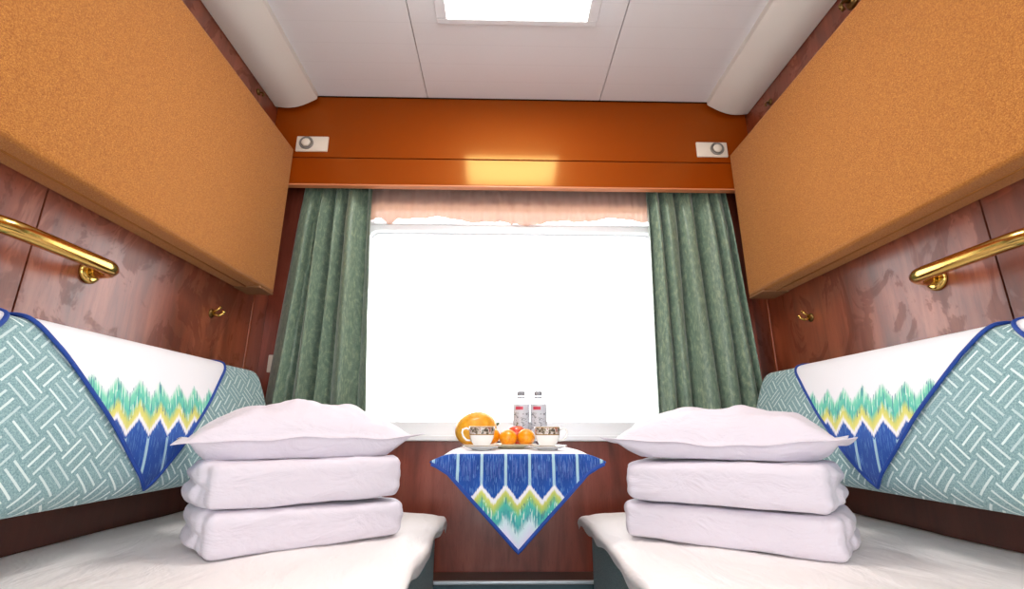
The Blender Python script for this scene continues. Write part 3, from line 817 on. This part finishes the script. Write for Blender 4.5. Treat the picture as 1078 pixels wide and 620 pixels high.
for (x, y, r, lb) in ((-.070, 1.528, .0255, 'orange partly hidden behind the left teacup'), (-.020, 1.505, .0270, 'round orange in the middle of the plate, left of the other whole one'), (.0345, 1.507, .0268, 'round orange on the plate beside the right teacup')):
    zz = PZ+(.0075 if abs(x+.01) > .045 else .0025 if abs(x+.01) > .03 else .0005)
    o = MB().lathe((x, y, zz+r*.93), [(0, r*.86), (r*.10, r*.875), (r*.2, r*.92)]+[(r*cos(radians(a)), r*.93*sin(radians(a))) for a in range(70, -90, -10)]+[(0, -r*.93)], 28).obj('skin', M['mandarin'], None, (x, y, zz), True)
    o.name = 'orange'
    tag(o, lb, 'fruit', 'oranges on the plate')
    ol = MB().lathe((x, y, zz+r*1.79), [(0, .0025), (.002, .002), (.0035, 0), (0, -.001)], 10).obj('stem_button', M['stem'], o, smooth=True)
for i, (x, y, lb) in enumerate(((.006, 1.562, 'red apple behind the two round oranges'),)):
    r = .031
    a = thing('apple', lb, 'fruit', (x, y, PZ))
    PZ += .003
    pr = [(0, r*.62), (r*.10, r*.66), (r*.25, r*.82), (r*.5, r*.93), (r*.8, r*.72), (r*.97, r*.32), (r, 0), (r*.93, -r*.4), (r*.75, -r*.72), (r*.45, -r*.92), (r*.2, -r*.93), (0, -r*.82)]
    o = MB().lathe((x, y, PZ+r*.93), pr, 28).obj('flesh', M['apple'], a, smooth=True)
    MB().tube([(x, y, PZ+r*1.52), (x+.002, y, PZ+r*2.0), (x+.005, y-.001, PZ+r*2.2)], .0013, 7).obj('stalk', M['stem'], a, smooth=True)
# melon
mc = Vector((-.124, 1.625, TT+.0570))
ml = thing('melon', 'yellow oval melon behind the left teacup', 'fruit', (mc.x, mc.y, TT))
R_ = Matrix.Rotation(radians(-12), 3, 'Y') @ Matrix.Rotation(radians(20), 3, 'Z')
vs = []; fs = []; NA, NB = 48, 28
for j in range(NB+1):
    th = pi*j/NB
    for i in range(NA):
        a = 2*pi*i/NA
        rb = 1+.012*cos(a*10)*sin(th)
        q = R_ @ Vector((.0700*cos(th), .054*sin(th)*cos(a)*rb, .0545*sin(th)*sin(a)*rb)); vs.append((mc.x+q.x, mc.y+q.y, mc.z+q.z))
for j in range(NB):
    for i in range(NA): fs.append((j*NA+i, j*NA+(i+1) % NA, (j+1)*NA+(i+1) % NA, (j+1)*NA+i))
o = obj('rind', vs, fs, M['melon'], ml); normals_out(o)
e = mc+R_ @ Vector((.0690, 0, 0)); d = (R_ @ Vector((1, 0, 0)))
MB().tube([e, e+d*.006, e+d*.012+Vector((0, 0, .003))], [.006, .004, .003], 10).obj('stem', M['stem'], ml, smooth=True)
# water bottles
for x, lb in ((.0265, 'clear water bottle with a grey label, the one nearer the melon'), (.0855, 'clear water bottle with a grey label, the one behind the right teacup')):
    y = 1.665; b = thing('water_bottle', lb, 'bottle', (x, y, TT), 'water bottles on the table')
    pr = [(0, .004), (.018, .002), (.022, 0), (.0265, .004), (.0280, .012), (.0270, .022), (.0280, .03), (.0280, .139), (.0268, .145), (.0215, .153), (.0160, .158), (.0128, .161), (.0118, .164), (.0118, .172)]
    o = MB().lathe((x, y, TT), pr, 32).obj('body', M['bottle'], b, smooth=True)
    def lf(q, t, x=x, y=y):
        a = 2*pi*q+pi/2; return (x+.0285*cos(a), y+.0285*sin(a), TT+.034+.104*t)
    o = MB().grid(40, 4, lf).obj('label_sleeve', M['label'], b, smooth=True)
    MB().lathe((x, y, TT+.167), [(.0, 0), (.0138, 0), (.0140, .002), (.0140, .013), (.0130, .0145), (0, .0145)], 24).obj('cap', M['cap'], b, smooth=True)
    MB().lathe((x, y, TT+.1595), [(.0132, 0), (.0150, .001), (.0150, .003), (.0122, .004)], 24).obj('neck_ring', M['cap'], b, smooth=True)

# ------------------------------------------------------------------ light
w = bpy.data.worlds.new('world'); SC.world = w; w.use_nodes = True
bg = w.node_tree.nodes['Background']; bg.inputs[0].default_value = (.97, .985, 1, 1); bg.inputs[1].default_value = 4.5

# ------------------------------------------------------------------ camera
cd = bpy.data.cameras.new('camera'); co = bpy.data.objects.new('camera', cd); COL.objects.link(co); SC.camera = co
yaw, pit, rol = .0218, .2741, -.0019
R = Vector((cos(yaw), -sin(yaw), 0)); F = Vector((sin(yaw)*cos(pit), cos(yaw)*cos(pit), sin(pit))); U = Vector((-sin(yaw)*sin(pit), -cos(yaw)*sin(pit), cos(pit)))
R2 = R*cos(rol)-U*sin(rol); U2 = R*sin(rol)+U*cos(rol)
co.matrix_world = Matrix(((R2.x, U2.x, -F.x, -.042), (R2.y, U2.y, -F.y, 0), (R2.z, U2.z, -F.z, Z0), (0, 0, 0, 1)))
cd.sensor_width = 36; cd.lens = 500/1078*36; cd.clip_start = .02

vs_ = SC.view_settings
SC.display_settings.display_device = 'sRGB'
vs_.view_transform = 'Standard'; vs_.look = 'None'; vs_.gamma = 1; vs_.exposure = .35
vs_.use_curve_mapping = False
for o in bpy.data.objects:
    if '_b' in o: del o['_b']
